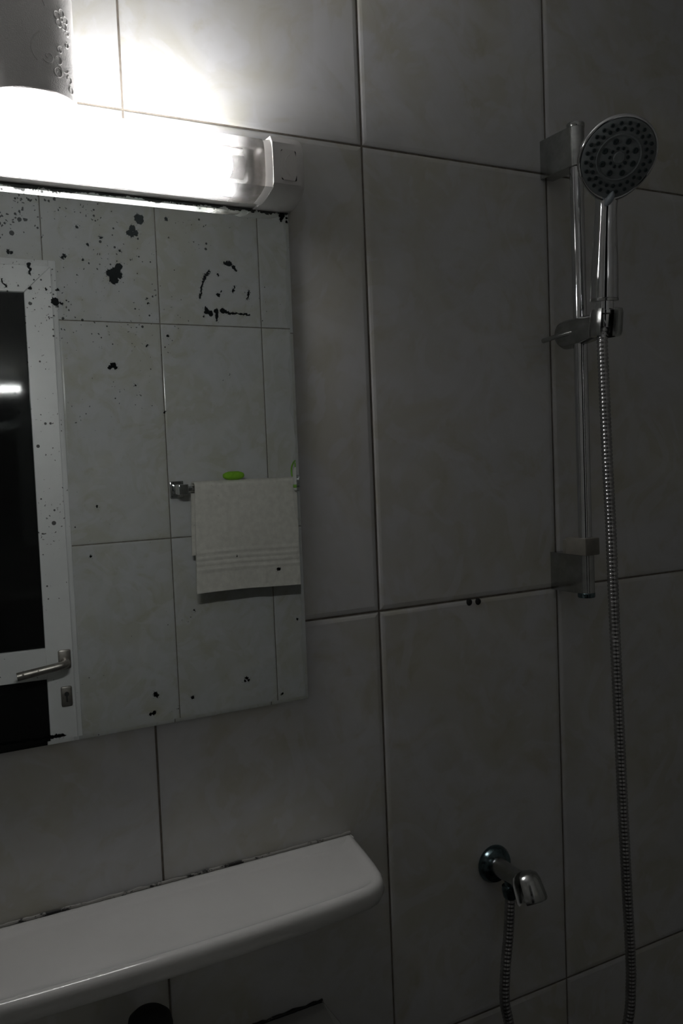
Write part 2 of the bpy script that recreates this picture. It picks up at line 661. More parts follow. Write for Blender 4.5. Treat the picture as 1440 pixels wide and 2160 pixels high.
for s in [(293, 462, 10), (279, 481, 7), (273, 491, 7), (286, 492, 7), (279, 498, 4), (250, 563, 8), (243, 576, 11), (231, 576, 7),
          (240, 590, 10), (252, 580, 7), (248, 572, 7), (460, 579, 3.2), (491, 612, 4.2), (494, 606, 2.5), (460, 622, 3.5), (466, 616, 2),
          (117, 637, 8), (112, 633, 4), (129, 640, 3), (120, 612, 3), (137, 540, 4), (131, 543, 3), (64, 609, 3.6), (98, 610, 2),
          (238, 770, 6), (232, 774, 4), (244, 775, 3.5), (354, 709, 3), (313, 640, 2.4), (328, 1464, 5), (333, 1468, 3), (325, 1503, 5),
          (318, 1506, 3), (406, 1471, 3.4), (520, 1430, 4), (525, 1434, 3), (516, 1437, 2.5), (587, 1201, 4), (205, 1068, 2.6),
          (192, 1174, 2.4), (627, 1306, 3), (595, 1464, 3), (410, 1287, 2), (500, 1232 - 60, 1.6), (594, 455, 7), (592, 463, 5),
          (604, 460, 3), (604, 468, 3), (253, 529, 3), (185, 516, 3.2), (213, 500, 2.4), (162, 478, 2.6), (17, 531, 4), (25, 533, 3),
          (175, 547, 2.6), (347, 870, 3.4), (286, 812, 2.2), (310, 730, 2.4), (430, 668, 2), (350, 462, 3)]:
    spot(*s)
stroke([(441, 572, 3), (432, 583, 3), (427, 597, 2.6), (424, 615, 2), (422, 628, 2.6)])
stroke([(434, 650, 3), (436, 658, 6), (444, 661, 6), (456, 657, 5.5), (468, 656, 5), (485, 660, 3), (505, 662, 2.2), (525, 664, 2.6)])
stroke([(457, 660, 3.5), (457, 676, 2)])
stroke([(474, 555, 3), (484, 556, 6), (492, 563, 4.5), (498, 573, 2.4)])
stroke([(524, 612, 1.6), (523, 622, 2.4), (522, 631, 1.4)])
stroke([(60, 556, 3.2), (62, 566, 3), (64, 577, 1.4)])
stroke([(4, 590, 2), (8, 598, 1.8), (12, 605, 1.6)])
stroke([(2, 1570, 3), (60, 1562, 4), (100, 1556, 4), (135, 1551, 3)])


def mirror_mat():
    m, nt = new_mat('aged_mirror')
    out = N(nt, 'ShaderNodeOutputMaterial')
    tc = N(nt, 'ShaderNodeTexCoord')
    sx = N(nt, 'ShaderNodeSeparateXYZ')
    L(nt, tc.outputs['Object'], sx.inputs[0])
    fl2 = N(nt, 'ShaderNodeCombineXYZ')
    L(nt, sx.outputs[0], fl2.inputs[0])
    L(nt, sx.outputs[2], fl2.inputs[1])
    P = fl2.outputs[0]
    # ragged outlines: push the lookup point about with noise
    nz = N(nt, 'ShaderNodeTexNoise')
    nz.inputs['Scale'].default_value = 190.0
    nz.inputs['Detail'].default_value = 4.0
    nz.inputs['Roughness'].default_value = 0.7
    L(nt, P, nz.inputs['Vector'])
    sub = N(nt, 'ShaderNodeVectorMath', operation='SUBTRACT')
    L(nt, nz.outputs['Color'], sub.inputs[0])
    sub.inputs[1].default_value = (0.5, 0.5, 0.5)
    scl = N(nt, 'ShaderNodeVectorMath', operation='SCALE')
    L(nt, sub.outputs[0], scl.inputs[0])
    scl.inputs["Scale"].default_value = 0.0075
    flat = N(nt, 'ShaderNodeVectorMath', operation='MULTIPLY')
    L(nt, scl.outputs[0], flat.inputs[0])
    flat.inputs[1].default_value = (1, 1, 0)
    ad = N(nt, 'ShaderNodeVectorMath', operation='ADD')
    L(nt, P, ad.inputs[0])
    L(nt, flat.outputs[0], ad.inputs[1])
    Q = ad.outputs[0]
    acc = None
    for x, z, r in spots:
        d = N(nt, 'ShaderNodeVectorMath', operation='DISTANCE')
        L(nt, Q, d.inputs[0])
        d.inputs[1].default_value = (x, z, 0)
        s = math_n(nt, 'SUBTRACT', d.outputs['Value'], r)
        acc = s if acc is None else math_n(nt, 'MINIMUM', acc, s)
    big = maprange(nt, acc, 0.0004, -0.0002)
    halo = math_n(nt, 'MULTIPLY', maprange(nt, acc, 0.004, 0.0), maprange(nt, noise(nt, P, 700, 2), 0.60, 0.66))
    # fine specks, thicker towards the upper part and the edge away from the shower
    dens = math_n(nt, 'ADD', maprange(nt, sx.outputs[2], 0.15, 0.62, -0.02, 0.10, False),
                  maprange(nt, sx.outputs[0], -0.05, -0.40, -0.05, 0.10, False))
    dens = math_n(nt, 'ADD', dens, maprange(nt, noise(nt, P, 14, 3), 0.35, 0.7, -0.06, 0.11, False))
    for sc_, k in ((150.0, 1.0), (330.0, 1.25), (75.0, 0.8)):
        vo = N(nt, 'ShaderNodeTexVoronoi')
        vo.inputs['Scale'].default_value = sc_
        L(nt, Q if sc_ > 200 else P, vo.inputs['Vector'])
        rnd = N(nt, 'ShaderNodeSeparateColor')
        L(nt, vo.outputs['Color'], rnd.inputs[0])
        lim = math_n(nt, 'MULTIPLY', math_n(nt, 'MULTIPLY', rnd.outputs[0], math_n(nt, 'MAXIMUM', dens, 0.015)), 1.7 * k)
        on = math_n(nt, 'LESS_THAN', rnd.outputs[1], math_n(nt, 'MULTIPLY_ADD', dens, 2.6, 0.08))
        sp = math_n(nt, 'MULTIPLY', on, math_n(nt, 'LESS_THAN', vo.outputs['Distance'], lim))
        big = math_n(nt, 'MAXIMUM', big, math_n(nt, 'MULTIPLY', sp, 0.85))
    big = math_n(nt, 'MAXIMUM', big, math_n(nt, 'MULTIPLY', halo, 0.8))
    # silver eaten away along the top edge under the lamp
    nt_top = math_n(nt, 'MULTIPLY_ADD', noise(nt, P, 46, 5, 0.75), 0.020, -0.0075)
    top = math_n(nt, 'GREATER_THAN', sx.outputs[2], math_n(nt, 'SUBTRACT', MIR_Z1 - MIR_Z0, nt_top))
    big = math_n(nt, 'MAXIMUM', big, math_n(nt, 'MULTIPLY', top, 0.9))
    # dull wavy band along the right edge
    wav = math_n(nt, 'MULTIPLY_ADD', noise(nt, P, 26, 2, 0.4), 0.022, -0.004)
    haze = math_n(nt, 'GREATER_THAN', sx.outputs[0], math_n(nt, 'MULTIPLY', wav, -1.0))
    gl = N(nt, 'ShaderNodeBsdfGlossy')
    gl.inputs['Roughness'].default_value = 0.0
    gl.inputs['Color'].default_value = (0.89, 0.945, 0.92, 1)
    df = N(nt, 'ShaderNodeBsdfDiffuse')
    df.inputs[0].default_value = (0.30, 0.33, 0.32, 1)
    dk = N(nt, 'ShaderNodeBsdfDiffuse')
    dk.inputs[0].default_value = (0.005, 0.006, 0.006, 1)
    m1 = N(nt, 'ShaderNodeMixShader')
    L(nt, math_n(nt, 'MULTIPLY_ADD', haze, 0.10, 0.02), m1.inputs[0])
    L(nt, gl.outputs[0], m1.inputs[1])
    L(nt, df.outputs[0], m1.inputs[2])
    m2 = N(nt, 'ShaderNodeMixShader')
    L(nt, big, m2.inputs[0])
    L(nt, m1.outputs[0], m2.inputs[1])
    L(nt, dk.outputs[0], m2.inputs[2])
    L(nt, m2.outputs[0], out.inputs[0])
    return m


M_MIRROR = mirror_mat()
M_MEDGE = pbr('mirror_glass_edge', (0.03, 0.04, 0.038), 0.3, var=0.3, scale=60)
mir = empty('wall_mirror', MO)
tag(mir, 'frameless wall mirror with black-spotted silvering, hanging under the tube lamp', 'mirror')
bm = BM()
bev = 0.004


def rect(x0, x1, z0, z1, y):
    return [(x0, y, z0), (x1, y, z0), (x1, y, z1), (x0, y, z1)]


rings(bm, [rect(MIR_X0, MIR_X1, MIR_Z0, MIR_Z1, -.0035), rect(MIR_X0, MIR_X1, MIR_Z0, MIR_Z1, -MIR_T + .0002),
           rect(MIR_X0 + bev, MIR_X1 - bev, MIR_Z0 + bev, MIR_Z1 - bev, -MIR_T)], False, True)
obj('mirror_glass', bm, M_MIRROR, mir, smooth=False)
bm = BM()
rings(bm, [rect(MIR_X0, MIR_X1, MIR_Z0, MIR_Z1, .0), rect(MIR_X0, MIR_X1, MIR_Z0, MIR_Z1, -.0046)], True, False)
bmesh.ops.scale(bm, verts=bm.verts, vec=(1.0012, 1, 1.0008), space=Matrix.Translation((-(MIR_X0 + MIR_X1) / 2, 0, -(MIR_Z0 + MIR_Z1) / 2)))
obj('mirror_back', bm, M_MEDGE, mir, smooth=False)

# ------------------------------------------------------------------ tube lamp above the mirror
LX0, LX1 = -0.266, 0.1905
lamp = empty('mirror_lamp', (LX1, 0, 1.705))
tag(lamp, 'lit white tube lamp with frosted cover and rocker switch above the mirror', 'lamp')
LTOP, LFR = 1.7685, -0.0690
bm = BM()
prism(bm, [(LX0 + .03, 0.0, 1.7045), (LX0 + .03, -.020, 1.7045), (LX0 + .03, -.024, 1.708), (LX0 + .03, -.024, LTOP - .004), (LX0 + .03, -.020, LTOP), (LX0 + .03, 0, LTOP)],
      (LX1 - .03 - LX0 - .03, 0, 0))
obj('base', bm, M_PLASTIC, lamp)
# frosted cover: an open trough profile with thickness left out, both ends inside the caps
prof = [(-.021, LTOP - .001), (-.050, LTOP - .001), (-.0615, LTOP - .003), (-.0655, LTOP - .008), (-.0672, 1.752), (-.0678, 1.738),
        (-.0672, 1.724), (-.0655, 1.7145), (-.0645, 1.7125), (-.052, 1.7075), (-.034, 1.7035), (-.026, 1.7030), (-.021, 1.7055)]
bm = BM()
xs = (LX0 + .034, 0.1395)
va = [bm.verts.new((xs[0], y, z)) for y, z in prof]
vb = [bm.verts.new((xs[1], y, z)) for y, z in prof]
for i in range(len(prof) - 1):
    bm.faces.new((va[i], va[i + 1], vb[i + 1], vb[i]))
bm.faces.ensure_lookup_table()
for fc in bm.faces:
    if fc.calc_center_median().z < 1.7126:
        fc.material_index = 1
    elif fc.calc_center_median().y < -.052 and fc.calc_center_median().z > 1.7555:
        fc.material_index = 2
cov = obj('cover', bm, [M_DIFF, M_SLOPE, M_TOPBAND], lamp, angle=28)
obj('reflector', box(BM(), (LX0 + .034, -.0262, 1.7085), (.1395, -.0238, LTOP - .0045)), M_REFL, lamp, smooth=False)
# fluorescent tube with metal ends and sockets
bm = BM()
lathe(bm, (-0.185, -.043, 1.737), (1, 0, 0), [(.0125, 0), (.013, .001), (.013, .289), (.0125, .290)], 20)
obj('tube', bm, M_TUBE, lamp)
for x0, x1 in ((.105, .122), (-.202, -.185)):
    bm = BM()
    lathe(bm, (x0, -.043, 1.737), (1, 0, 0), [(.0128, 0), (.0128, x1 - x0)], 20)
    obj('tube_end', bm, M_SOCKET, lamp)
for x0, x1 in ((.122, .132), (-.212, -.202)):
    obj('socket', box(BM(), (x0, -.056, 1.718), (x1, -.023, 1.756), .003), M_SOCKET, lamp)


def cap(xa, xb, side):
    """End cap; front tapers towards its outer end."""
    pf = [(0.0, 1.703), (-.022, 1.7025), (-.034, 1.7030), (-.054, 1.7072), (-.0655, 1.7125), (-.069, 1.7165), (-.070, 1.74), (-.069, 1.762), (-.064, LTOP + .001), (-.03, LTOP + .0016), (0, LTOP + .0016)]
    bm = BM()
    loops = []
    n = 7
    for k in range(n):
        t = k / (n - 1)
        if t <= .5:
            x = xa + (xb - xa) * (t / .5) * .72
            s, dx = 1.0 - .012 * t, 0
        else:
            q = (t - .5) / .5
            x = xa + (xb - xa) * (.72 + .28 * math.sin(q * math.pi / 2))
            s = .994 - .17 * (1 - math.cos(q * math.pi / 2))
        lp = []
        for y, z in pf:
            zc = 1.7345
            zz = zc + (z - zc) * (1 - (1 - s) * .75)
            # the foot of the cap flares back out to the wall
            fl_ = side * 0.010 * (1 + y / .07) * t
            lp.append((x + fl_, y * s, zz))
        loops.append(lp)
    rings(bm, loops, True, True)
    return bm


bmc = cap(.1485, LX1 + .001, 1)
c1 = obj('end_cap', bmc, M_PLASTIC, lamp, angle=30)
bmc = cap(LX0 + .046, LX0, -1)
obj('end_cap', bmc, M_PLASTIC, lamp, angle=30)
# sloping collars between caps and cover
for xa, xb in ((.1375, .1492), (LX0 + .0365, LX0 + .0452)):
    bm = BM()
    pa = [(y * .965, 1.735 + (z - 1.735) * .95) for y, z in prof]
    pb = [(y * 1.02, 1.735 + (z - 1.735) * 1.02) for y, z in prof]
    rings(bm, [[(xa, y, z) for y, z in pa], [(xb, y, z) for y, z in pb]], False, False, closed=False)
    obj('cap_collar', bm, M_PLASTIC, lamp, angle=28)
# rocker switch in the right cap
sw0, sw1, sz0, sz1, sy = .1582, .1778, 1.7205, 1.7545, -.0695
bm = BM()
box(bm, (sw0 - .0003, sy - .0004, sz0 - .0004), (sw1 + .0004, sy + .004, sz1 + .0004), .0022)
fr = obj('switch_gap', bm, M_DARK, lamp)
bm = BM()
pl = [(sw0, sz0 + .003), (sw0 + .003, sz0), (sw1 - .003, sz0), (sw1 - .0005, sz0 + .008), (sw1, sz0 + .017), (sw1 - .0005, sz1 - .008), (sw1 - .003, sz1),
      (sw0 + .003, sz1), (sw0, sz1 - .003)]
rings(bm, [[(x, sy + .003, z) for x, z in pl], [(x, sy - .0012, z) for x, z in pl]])
bmesh.ops.recalc_face_normals(bm, faces=bm.faces)
rk = obj('rocker', bm, M_SWITCH, lamp, angle=25)
# crescent ridge on the rocker
bm = BM()
arc = []
for k in range(13):
    a = math.radians(115 + 130 * k / 12)
    arc.append((.1735 + .0108 * math.cos(a), sy - .0011, 1.7375 + .0128 * math.sin(a)))
tube(bm, arc, .0006, 6)
obj('rocker_ridge', bm, M_PLASTIC, rk)

# ------------------------------------------------------------------ toilet roll on the lamp
RC, RR, RZ, RH = Vector((-.1085, -.0475, 0)), .0465, LTOP + .0005, .1130
roll = empty('toilet_roll', (RC.x, RC.y, RZ))
tag(roll, 'white embossed toilet paper roll standing on top of the lamp', 'toilet roll')
bm = BM()
lathe(bm, (RC.x, RC.y, RZ), (0, 0, 1), [(.0195, .0005), (RR - .001, 0), (RR, .001), (RR, RH - .007), (RR - .0012, RH - .003), (RR - .004, RH), (.0195, RH - .0005), (.0195, .0005)],
      72, False, False)
obj('paper', bm, M_PAPER, roll)
bm = BM()
lathe(bm, (RC.x, RC.y, RZ), (0, 0, 1), [(.0195, .0003), (.0195, RH), (.0185, RH), (.0185, .0003), (.0195, .0003)], 36, False, False)
obj('core', bm, M_CARD, roll)


def on_roll(s, z):
    """s: arc length to the left of the right silhouette, metres."""
    a = math.radians(-8) - s / RR
    return Vector((RC.x + RR * math.cos(a), RC.y + RR * math.sin(a), RZ + z))


def emboss(pts):
    P = spline([on_roll(s, z) for s, z in pts], 5)
    b = BM()
    tube(b, P, .0007, 6)
    return b


def arc_pts(cs, cz, r0, r1, a0, a1, n=10):
    return [(cs + (r0 + (r1 - r0) * k / n) * math.cos(math.radians(a0 + (a1 - a0) * k / n)),
             cz + (r0 + (r1 - r0) * k / n) * math.sin(math.radians(a0 + (a1 - a0) * k / n))) for k in range(n + 1)]


motifs = [arc_pts(.052, .040, .018, .018, 60, -45), arc_pts(.054, .033, .0065, .0015, 330, -60),
          arc_pts(.043, .033, .004, .004, 0, 300), arc_pts(.040, .043, .005, .001, 120, -200),
          arc_pts(.036, .030, .007, .006, 200, 330), arc_pts(.044, .021, .0045, .0045, 20, 380),
          arc_pts(.034, .088, .026, .022, 60, -20), arc_pts(.044, .098, .004, .001, 0, 420),
          arc_pts(.028, .019, .004, .003, 0, 270), arc_pts(.026, .010, .0035, .0035, 0, 360),
          arc_pts(.030, .052, .003, .002, 90, 380), arc_pts(.028, .064, .003, .002, 0, 300)]
for k in range(5):
    a = math.radians(72 * k + 20)
    cs, cz = .036 + .0062 * math.cos(a), .0745 + .0062 * math.sin(a)
    motifs.append(arc_pts(cs, cz, .0036, .0036, 72 * k - 120, 72 * k + 160, 8))
motifs.append(arc_pts(.036, .0745, .002, .002, 0, 360, 8))
for mo in motifs:
    obj('embossed_motif', emboss(mo), M_PAPER, roll)

# ------------------------------------------------------------------ ceramic shelf under the mirror
SZ = 0.9155
XC = -0.030
half = [(.281, 0.0), (.2795, -.012), (.273, -.05), (.2655, -.09), (.259, -.116), (.252, -.131), (.241, -.142), (.224, -.1485), (.19, -.1525), (.14, -.155), (.07, -.157)]
# counter-clockwise seen from above: start at back right, along the back to the left, round the front
poly = [(XC - x, y) for x, y in half] + [(XC, -.158)] + [(XC + x, y) for x, y in reversed(half)]
shelf = empty('ceramic_shelf', (XC, 0, SZ - .024))
tag(shelf, 'white glazed ceramic shelf with rounded front on the wall above the basin', 'shelf')
bm = BM()
loops = []
for ins, dz in ((.030, -.030), (.012, -.0285), (.004, -.024), (.0008, -.017), (0, -.012), (.0008, -.006), (.003, -.002), (.0065, 0), (.0105, -.0002), (.014, -.0018), (.018, -.0034), (.026, -.0040)):
    pts = offset_poly(poly, ins)
    loops.append([(p.x, p.y, SZ + dz) for p in pts])
rings(bm, loops, True, True)
obj('slab', bm, M_CERAMIC, shelf, angle=60)
bm = BM()
box(bm, (XC - .281, -.0115, SZ - .029), (XC + .279, -.0002, SZ - .0015), .0012, 1)
obj('back_strip', bm, M_CERAMIC, shelf)
bm = BM()
rs = random.Random(3)
P = []
x = XC - .28
while x < XC + .283:
    P.append((x, -.0012 - .0006 * rs.random(), SZ - .0006 + .0009 * rs.random()))
    x += .006
tube(bm, P, [.0016 + .0012 * rs.random() for _ in P], 8)
obj('sealant', bm, M_SEAL, shelf)

# ------------------------------------------------------------------ washbasin and tap
BZ = 0.706
bx0, bx1 = -.262, .200
bc = (bx0 + bx1) / 2
hw = (bx1 - bx0) / 2
basin = empty('washbasin', (bc, 0, 0))
tag(basin, 'white ceramic washbasin on a pedestal below the shelf', 'washbasin')


def basin_loop(sx, depth, yb, z, n=10, ex=3.2):
    """Straight back at y = yb, rounded front reaching -depth."""
    pts = [(bc - hw * sx, yb, z)]
    for k in range(n * 2 + 1):
        a = math.pi * (1 - k / (n * 2))
        c, s = math.cos(a), math.sin(a)
        x = bc + hw * sx * math.copysign(abs(c) ** (2 / ex), c)
        y = yb - (depth + yb) * abs(s) ** (2 / ex) * 0.999
        pts.append((x, y - .0005, z))
    pts.append((bc + hw * sx, yb, z))
    return pts


bm = BM()
loops = [basin_loop(.45, .22, -.001, BZ - .18), basin_loop(.72, .30, -.001, BZ - .14), basin_loop(.92, .35, -.001, BZ - .08), basin_loop(.985, .372, -.001, BZ - .03),
         basin_loop(1.0, .38, -.001, BZ - .012), basin_loop(.998, .379, -.0012, BZ - .003), basin_loop(.985, .373, -.006, BZ),
         basin_loop(.90, .345, -.125, BZ - .002), basin_loop(.86, .335, -.13, BZ - .012), basin_loop(.74, .305, -.145, BZ - .08), basin_loop(.4, .25, -.18, BZ - .125)]
rings(bm, loops, True, True)
obj('bowl', bm, M_CERAMIC, basin, angle=50)
bm = BM()
lathe(bm, (bc, -.225, BZ - .1255), (0, 0, 1), [(.022, 0), (.022, .002), (.016, .003), (.015, .001)], 20, True, True)
obj('drain', bm, M_CHROME, basin)
bm = BM()
lathe(bm, (bc, -.12, 0), (0, 0, 1), [(.10, 0), (.098, .02), (.075, .06), (.07, .3), (.08, BZ - .165)], 28)
obj('pedestal', bm, M_CERAMIC, basin)
bm = BM()
P = []
x = bx0 + .004
while x < bx1 + .002:
    P.append((x, -.0015, BZ - .0012 + .0016 * rs.random()))
    x += .006
tube(bm, P, [.0014 + .0018 * rs.random() for _ in P], 8)
obj('sealant', bm, M_SEAL2, basin)

TX, TY = -.0435, -.072
tap = empty('basin_tap', (TX, TY, BZ - .001))
tag(tap, 'dark chrome mixer tap with domed knob at the back of the basin', 'tap')
bm = BM()
lathe(bm, (TX, TY, BZ - .0025), (0, 0, 1), [(.027, 0), (.027, .004), (.023, .008), (.021, .06), (.0215, .072)], 28)
obj('body', bm, M_CHROME, tap)
bm = BM()
lathe(bm, (TX, TY, BZ + .0695), (0, 0, 1), [(.0215, 0), (.0245, .004), (.0245, .022), (.0225, .031), (.016, .037), (.007, .0398), (.001, .0405)], 28)
kb = obj('knob', bm, M_DARK, tap)
bm = BM()
tube(bm, spline([(TX, TY - .015, BZ + .045), (TX, TY - .05, BZ + .052), (TX, TY - .09, BZ + .048), (TX, TY - .105, BZ + .036)], 6), [.012] * 13 + [.011] * 6, 16)
obj('spout', bm, M_CHROME, tap)

# ------------------------------------------------------------------ shower rail
AX, AY = .612, -.0600
rail = empty('shower_rail', (AX, 0, 1.194))
tag(rail, 'chrome shower rail with two square wall brackets and sliding holder', 'shower rail')
bm = BM()
lathe(bm, (AX, AY, 1.1945), (0, 0, 1), [(.0085, 0), (.0095, .001), (.0095, .653), (.0085, .654)], 32)
obj('bar', bm, M_CHROME, rail)


def stadium(z0, z1, r, n=10):
    lp = []
    for k in range(n + 1):
        a = math.pi + math.pi * k / n
        lp.append((AX + r * math.cos(a), AY + r * math.sin(a)))
    lp += [(AX + r, -.0002), (AX - r, -.0002)]
    b = BM()
    e = .0008
    ins = [(AX + (x - AX) * .94, y + (.0007 if y < -.01 else 0)) for x, y in lp]
    rings(b, [[(x, y, z0) for x, y in ins], [(x, y, z0 + e) for x, y in lp], [(x, y, z1 - e) for x, y in lp], [(x, y, z1) for x, y in ins]])
    return b


obj('bracket', stadium(1.7905, 1.8445, .0118), M_CHROME_OLD, rail, angle=25)
obj('bracket', stadium(1.1985, 1.2535, .0118), M_CHROME_OLD, rail, angle=25)
for z0, z1 in ((1.8435, 1.8500), (1.1925, 1.1995)):
    bm = BM()
    lathe(bm, (AX, AY, z0), (0, 0, 1), [(.0118, 0), (.0123, .001), (.0123, z1 - z0 - .001), (.0115, z1 - z0)], 28)
    obj('end_ring', bm, M_CHROME_DARK if z0 < 1.5 else M_CHROME_OLD, rail)
# smoky plastic stop sitting on the lower bracket
M_STOP = pbr('smoky_plastic_stop', (0.19, 0.18, 0.155), 0.35, var=0.1, scale=60)
bm = BM()
box(bm, (AX - .0135, -.0745, 1.2530), (AX + .0135, -.034, 1.2775), .0015)
st = obj('stop', bm, M_STOP, rail)
obj('stop_clip', box(BM(), (AX - .0115, -.0345, 1.2530), (AX + .0115, -.026, 1.2735), .001), M_STOP, rail)
# sliding holder: tapered body running out from the wall, with an open cup for the hand shower
CUP = Vector((AX, -.109, 1.5705))
axis = Vector((0, -1, .06)).normalized()
b0 = Vector((AX, -.0245, 1.5645))
bm = BM()
lathe(bm, b0, axis, [(.012, 0), (.017, .0015), (.0198, .006), (.0205, .014), (.0200, .03), (.0186, .055), (.0175, .072)], 28)
hol = obj('holder', bm, M_CHROME_OLD, rail, angle=40)
tag(hol, 'water-stained chrome sliding holder')
cax = Vector((0, -.10, 1)).normalized()
bm = BM()
n = 26
gap = math.radians(62)
mid = math.radians(238)         # the slot looks out into the room
lp = []
for (r, h) in ((.0130, -.0185), (.0205, -.0175), (.0218, -.012), (.0218, .012), (.0205, .0175), (.0140, .0185)):
    ring = []
    for k in range(n + 1):
        a = mid + gap / 2 + (2 * math.pi - gap) * k / n
        ring.append(CUP + Vector((r * math.cos(a), r * math.sin(a), 0)) + cax * h)
    lp.append(ring)
lp.append(lp[0])
vl = [[bm.verts.new(p) for p in r_] for r_ in lp[:-1]]
vl.append(vl[0])
for a, b in zip(vl, vl[1:]):
    for i in range(n):
        bm.faces.new((a[i], a[i + 1], b[i + 1], b[i]))
bm.faces.new([r_[0] for r_ in vl[:-1]])
bm.faces.new([r_[n] for r_ in reversed(vl[:-1])])
obj('holder_cup', bm, M_CHROME_OLD, hol, angle=35)
bm = BM()
tube(bm, [(.583, -.0145, 1.5585), (.5835, -.016, 1.5586), (.5885, -.044, 1.5625), (.5975, -.066, 1.5655)], [.0028, .0034, .0034, .0034], 12)
obj('clamp_lever', bm, M_CHROME_OLD, hol)

# ------------------------------------------------------------------ hand shower
hs = empty('hand_shower', (AX, -.1060, 1.5860), local=True)
tag(hs, 'chrome hand shower with round grey nozzle plate in the sliding holder', 'shower head')
hs.rotation_euler = (math.radians(5.5), 0, math.radians(-25))
# local frame: z up the handle, -y towards the room
bm = BM()
lathe(bm, (0, 0, -.028), (0, 0, 1), [(.0085, 0), (.0105, .004), (.0125, .024), (.0145, .026), (.0145, .030), (.0125, .0305), (.0125, .046)], 24)
obj('connector', bm, M_CHROME, hs)
HANDLE = []
loops = []
HL = [(.0182, .0172, .0165, 0), (.0186, .0176, .0185, 0), (.0180, .0172, .045, 0), (.0168, .0162, .075, -.0005), (.0152, .0150, .105, -.001), (.0142, .0140, .125, -.002), (.0140, .0136, .138, -.004),
      (.0152, .0130, .146, -.0045), (.0185, .0120, .153, -.0065), (.0250, .0110, .160, -.0105), (.0260, .0080, .166, -.0150)]
for rx, ry, z, dy in HL:
    loops.append([(rx * math.cos(t), dy + ry * math.sin(t), z) for t in (2 * math.pi * k / 28 for k in range(28))])
bm = BM()
rings(bm, loops)
obj('handle', bm, M_CHROME, hs, angle=50)
bm = BM()
lathe(bm, (0, 0, .0135), (0, 0, 1), [(.0150, 0), (.0188, .0005), (.0188, .0035), (.0180, .0045)], 28)
obj('handle_ring', bm, M_CHROME_OLD, hs)
# head: disc whose face tips down towards the room
HR = .0545
TIP = math.radians(32)
nrm = Vector((0, -math.cos(TIP), -math.sin(TIP)))
hx_, hz_ = Vector((1, 0, 0)), Vector((0, -math.sin(TIP), math.cos(TIP)))
HC = Vector((0, -.0415, .1905))


def hp_(x, z, d):
    return HC + (hx_ * x + hz_ * z + nrm * d) * .94


def head_loop(r, d, egg, n=56):
    lp = []
    for k in range(n):
        t = 2 * math.pi * k / n
        x, z = r * math.cos(t), r * math.sin(t)
        if z < 0:           # pulled down towards the handle
            z *= 1 + egg * (abs(z) / r) ** 3
        lp.append(hp_(x, z, d))
    return lp


bm = BM()
rings(bm, [head_loop(.012, -.0215, 0), head_loop(.030, -.0195, .10), head_loop(.044, -.0145, .14), head_loop(.0515, -.0085, .15), head_loop(.0545, -.0015, .14), head_loop(HR, .0015, .14),
           head_loop(.0535, .0035, .13), head_loop(.0518, .0040, .12), head_loop(.0508, .0030, .11)])
obj('shell', bm, M_CHROME, hs, angle=60)
bm = BM()
rings(bm, [head_loop(.0505, .0012, .11), head_loop(.0505, .0042, .11), head_loop(.0490, .0050, .10), head_loop(.02, .0056, 0)])
plate = obj('spray_plate', bm, M_FACE, hs, angle=50)
tag(plate, 'grey plastic spray plate')
bm = BM()
lathe(bm, hp_(0, 0, .0053), nrm, [(.029, 0), (.0295, .0007), (.0285, .0013), (.0275, .0009), (.0265, .0008)], 48, False, False)
obj('plate_ridge', bm, M_FACE, plate)
bm = BM()
lathe(bm, hp_(0, 0, .0050), nrm, [(.0075, 0), (.0075, .0016), (.0068, .0022), (.001, .0023)], 28)
obj('centre_button', bm, M_FACE, plate)


def nozzle_mesh(r):
    b = BM()
    lathe(b, (0, 0, 0), nrm, [(r, 0), (r * .95, .0012), (r * .7, .0018), (r * .4, .0012)], 12)
    me = bpy.data.meshes.new('nozzle')
    bmesh.ops.recalc_face_normals(b, faces=b.faces)
    for f in b.faces:
        f.smooth = True
    b.to_mesh(me)
    b.free()
    me.materials.append(M_NOZZLE)
    return me


NM = {r: nozzle_mesh(r) for r in (.0026, .0041, .0024)}


def nozzle(x, z, r):
    o = bpy.data.objects.new('nozzle', NM[r])
    COL.objects.link(o)
    o.parent = plate
    o.location = hp_(x, z, .0050) - ORG[plate]


for k in range(24):
    a = 2 * math.pi * (k + .5) / 24
    nozzle(.0445 * math.cos(a), .0445 * math.sin(a) * (1.05 if math.sin(a) < 0 else 1), .0026)
    a = 2 * math.pi * k / 24
    nozzle(.0372 * math.cos(a), .0372 * math.sin(a) * (1.03 if math.sin(a) < 0 else 1), .0026)
for k in range(8):
    a = 2 * math.pi * (k + .5) / 8
    nozzle(.0225 * math.cos(a), .0225 * math.sin(a), .0041)
for k in range(10):
    a = 2 * math.pi * k / 10
    nozzle(.0125 * math.cos(a), .0125 * math.sin(a), .0024)
# little selector lever at the foot of the plate
bm = BM()
c0, c1 = hp_(.0015, -.0455, .0065), hp_(-.006, -.066, .006)
pts = [c0.lerp(c1, k / 8) + nrm * (.0025 * math.sin(math.pi * k / 8)) for k in range(9)]
tube(bm, pts, [.0012, .0030, .0040, .0046, .0048, .0046, .0040, .0030, .0014], 12)
obj('selector_lever', bm, M_LEVER, hs)

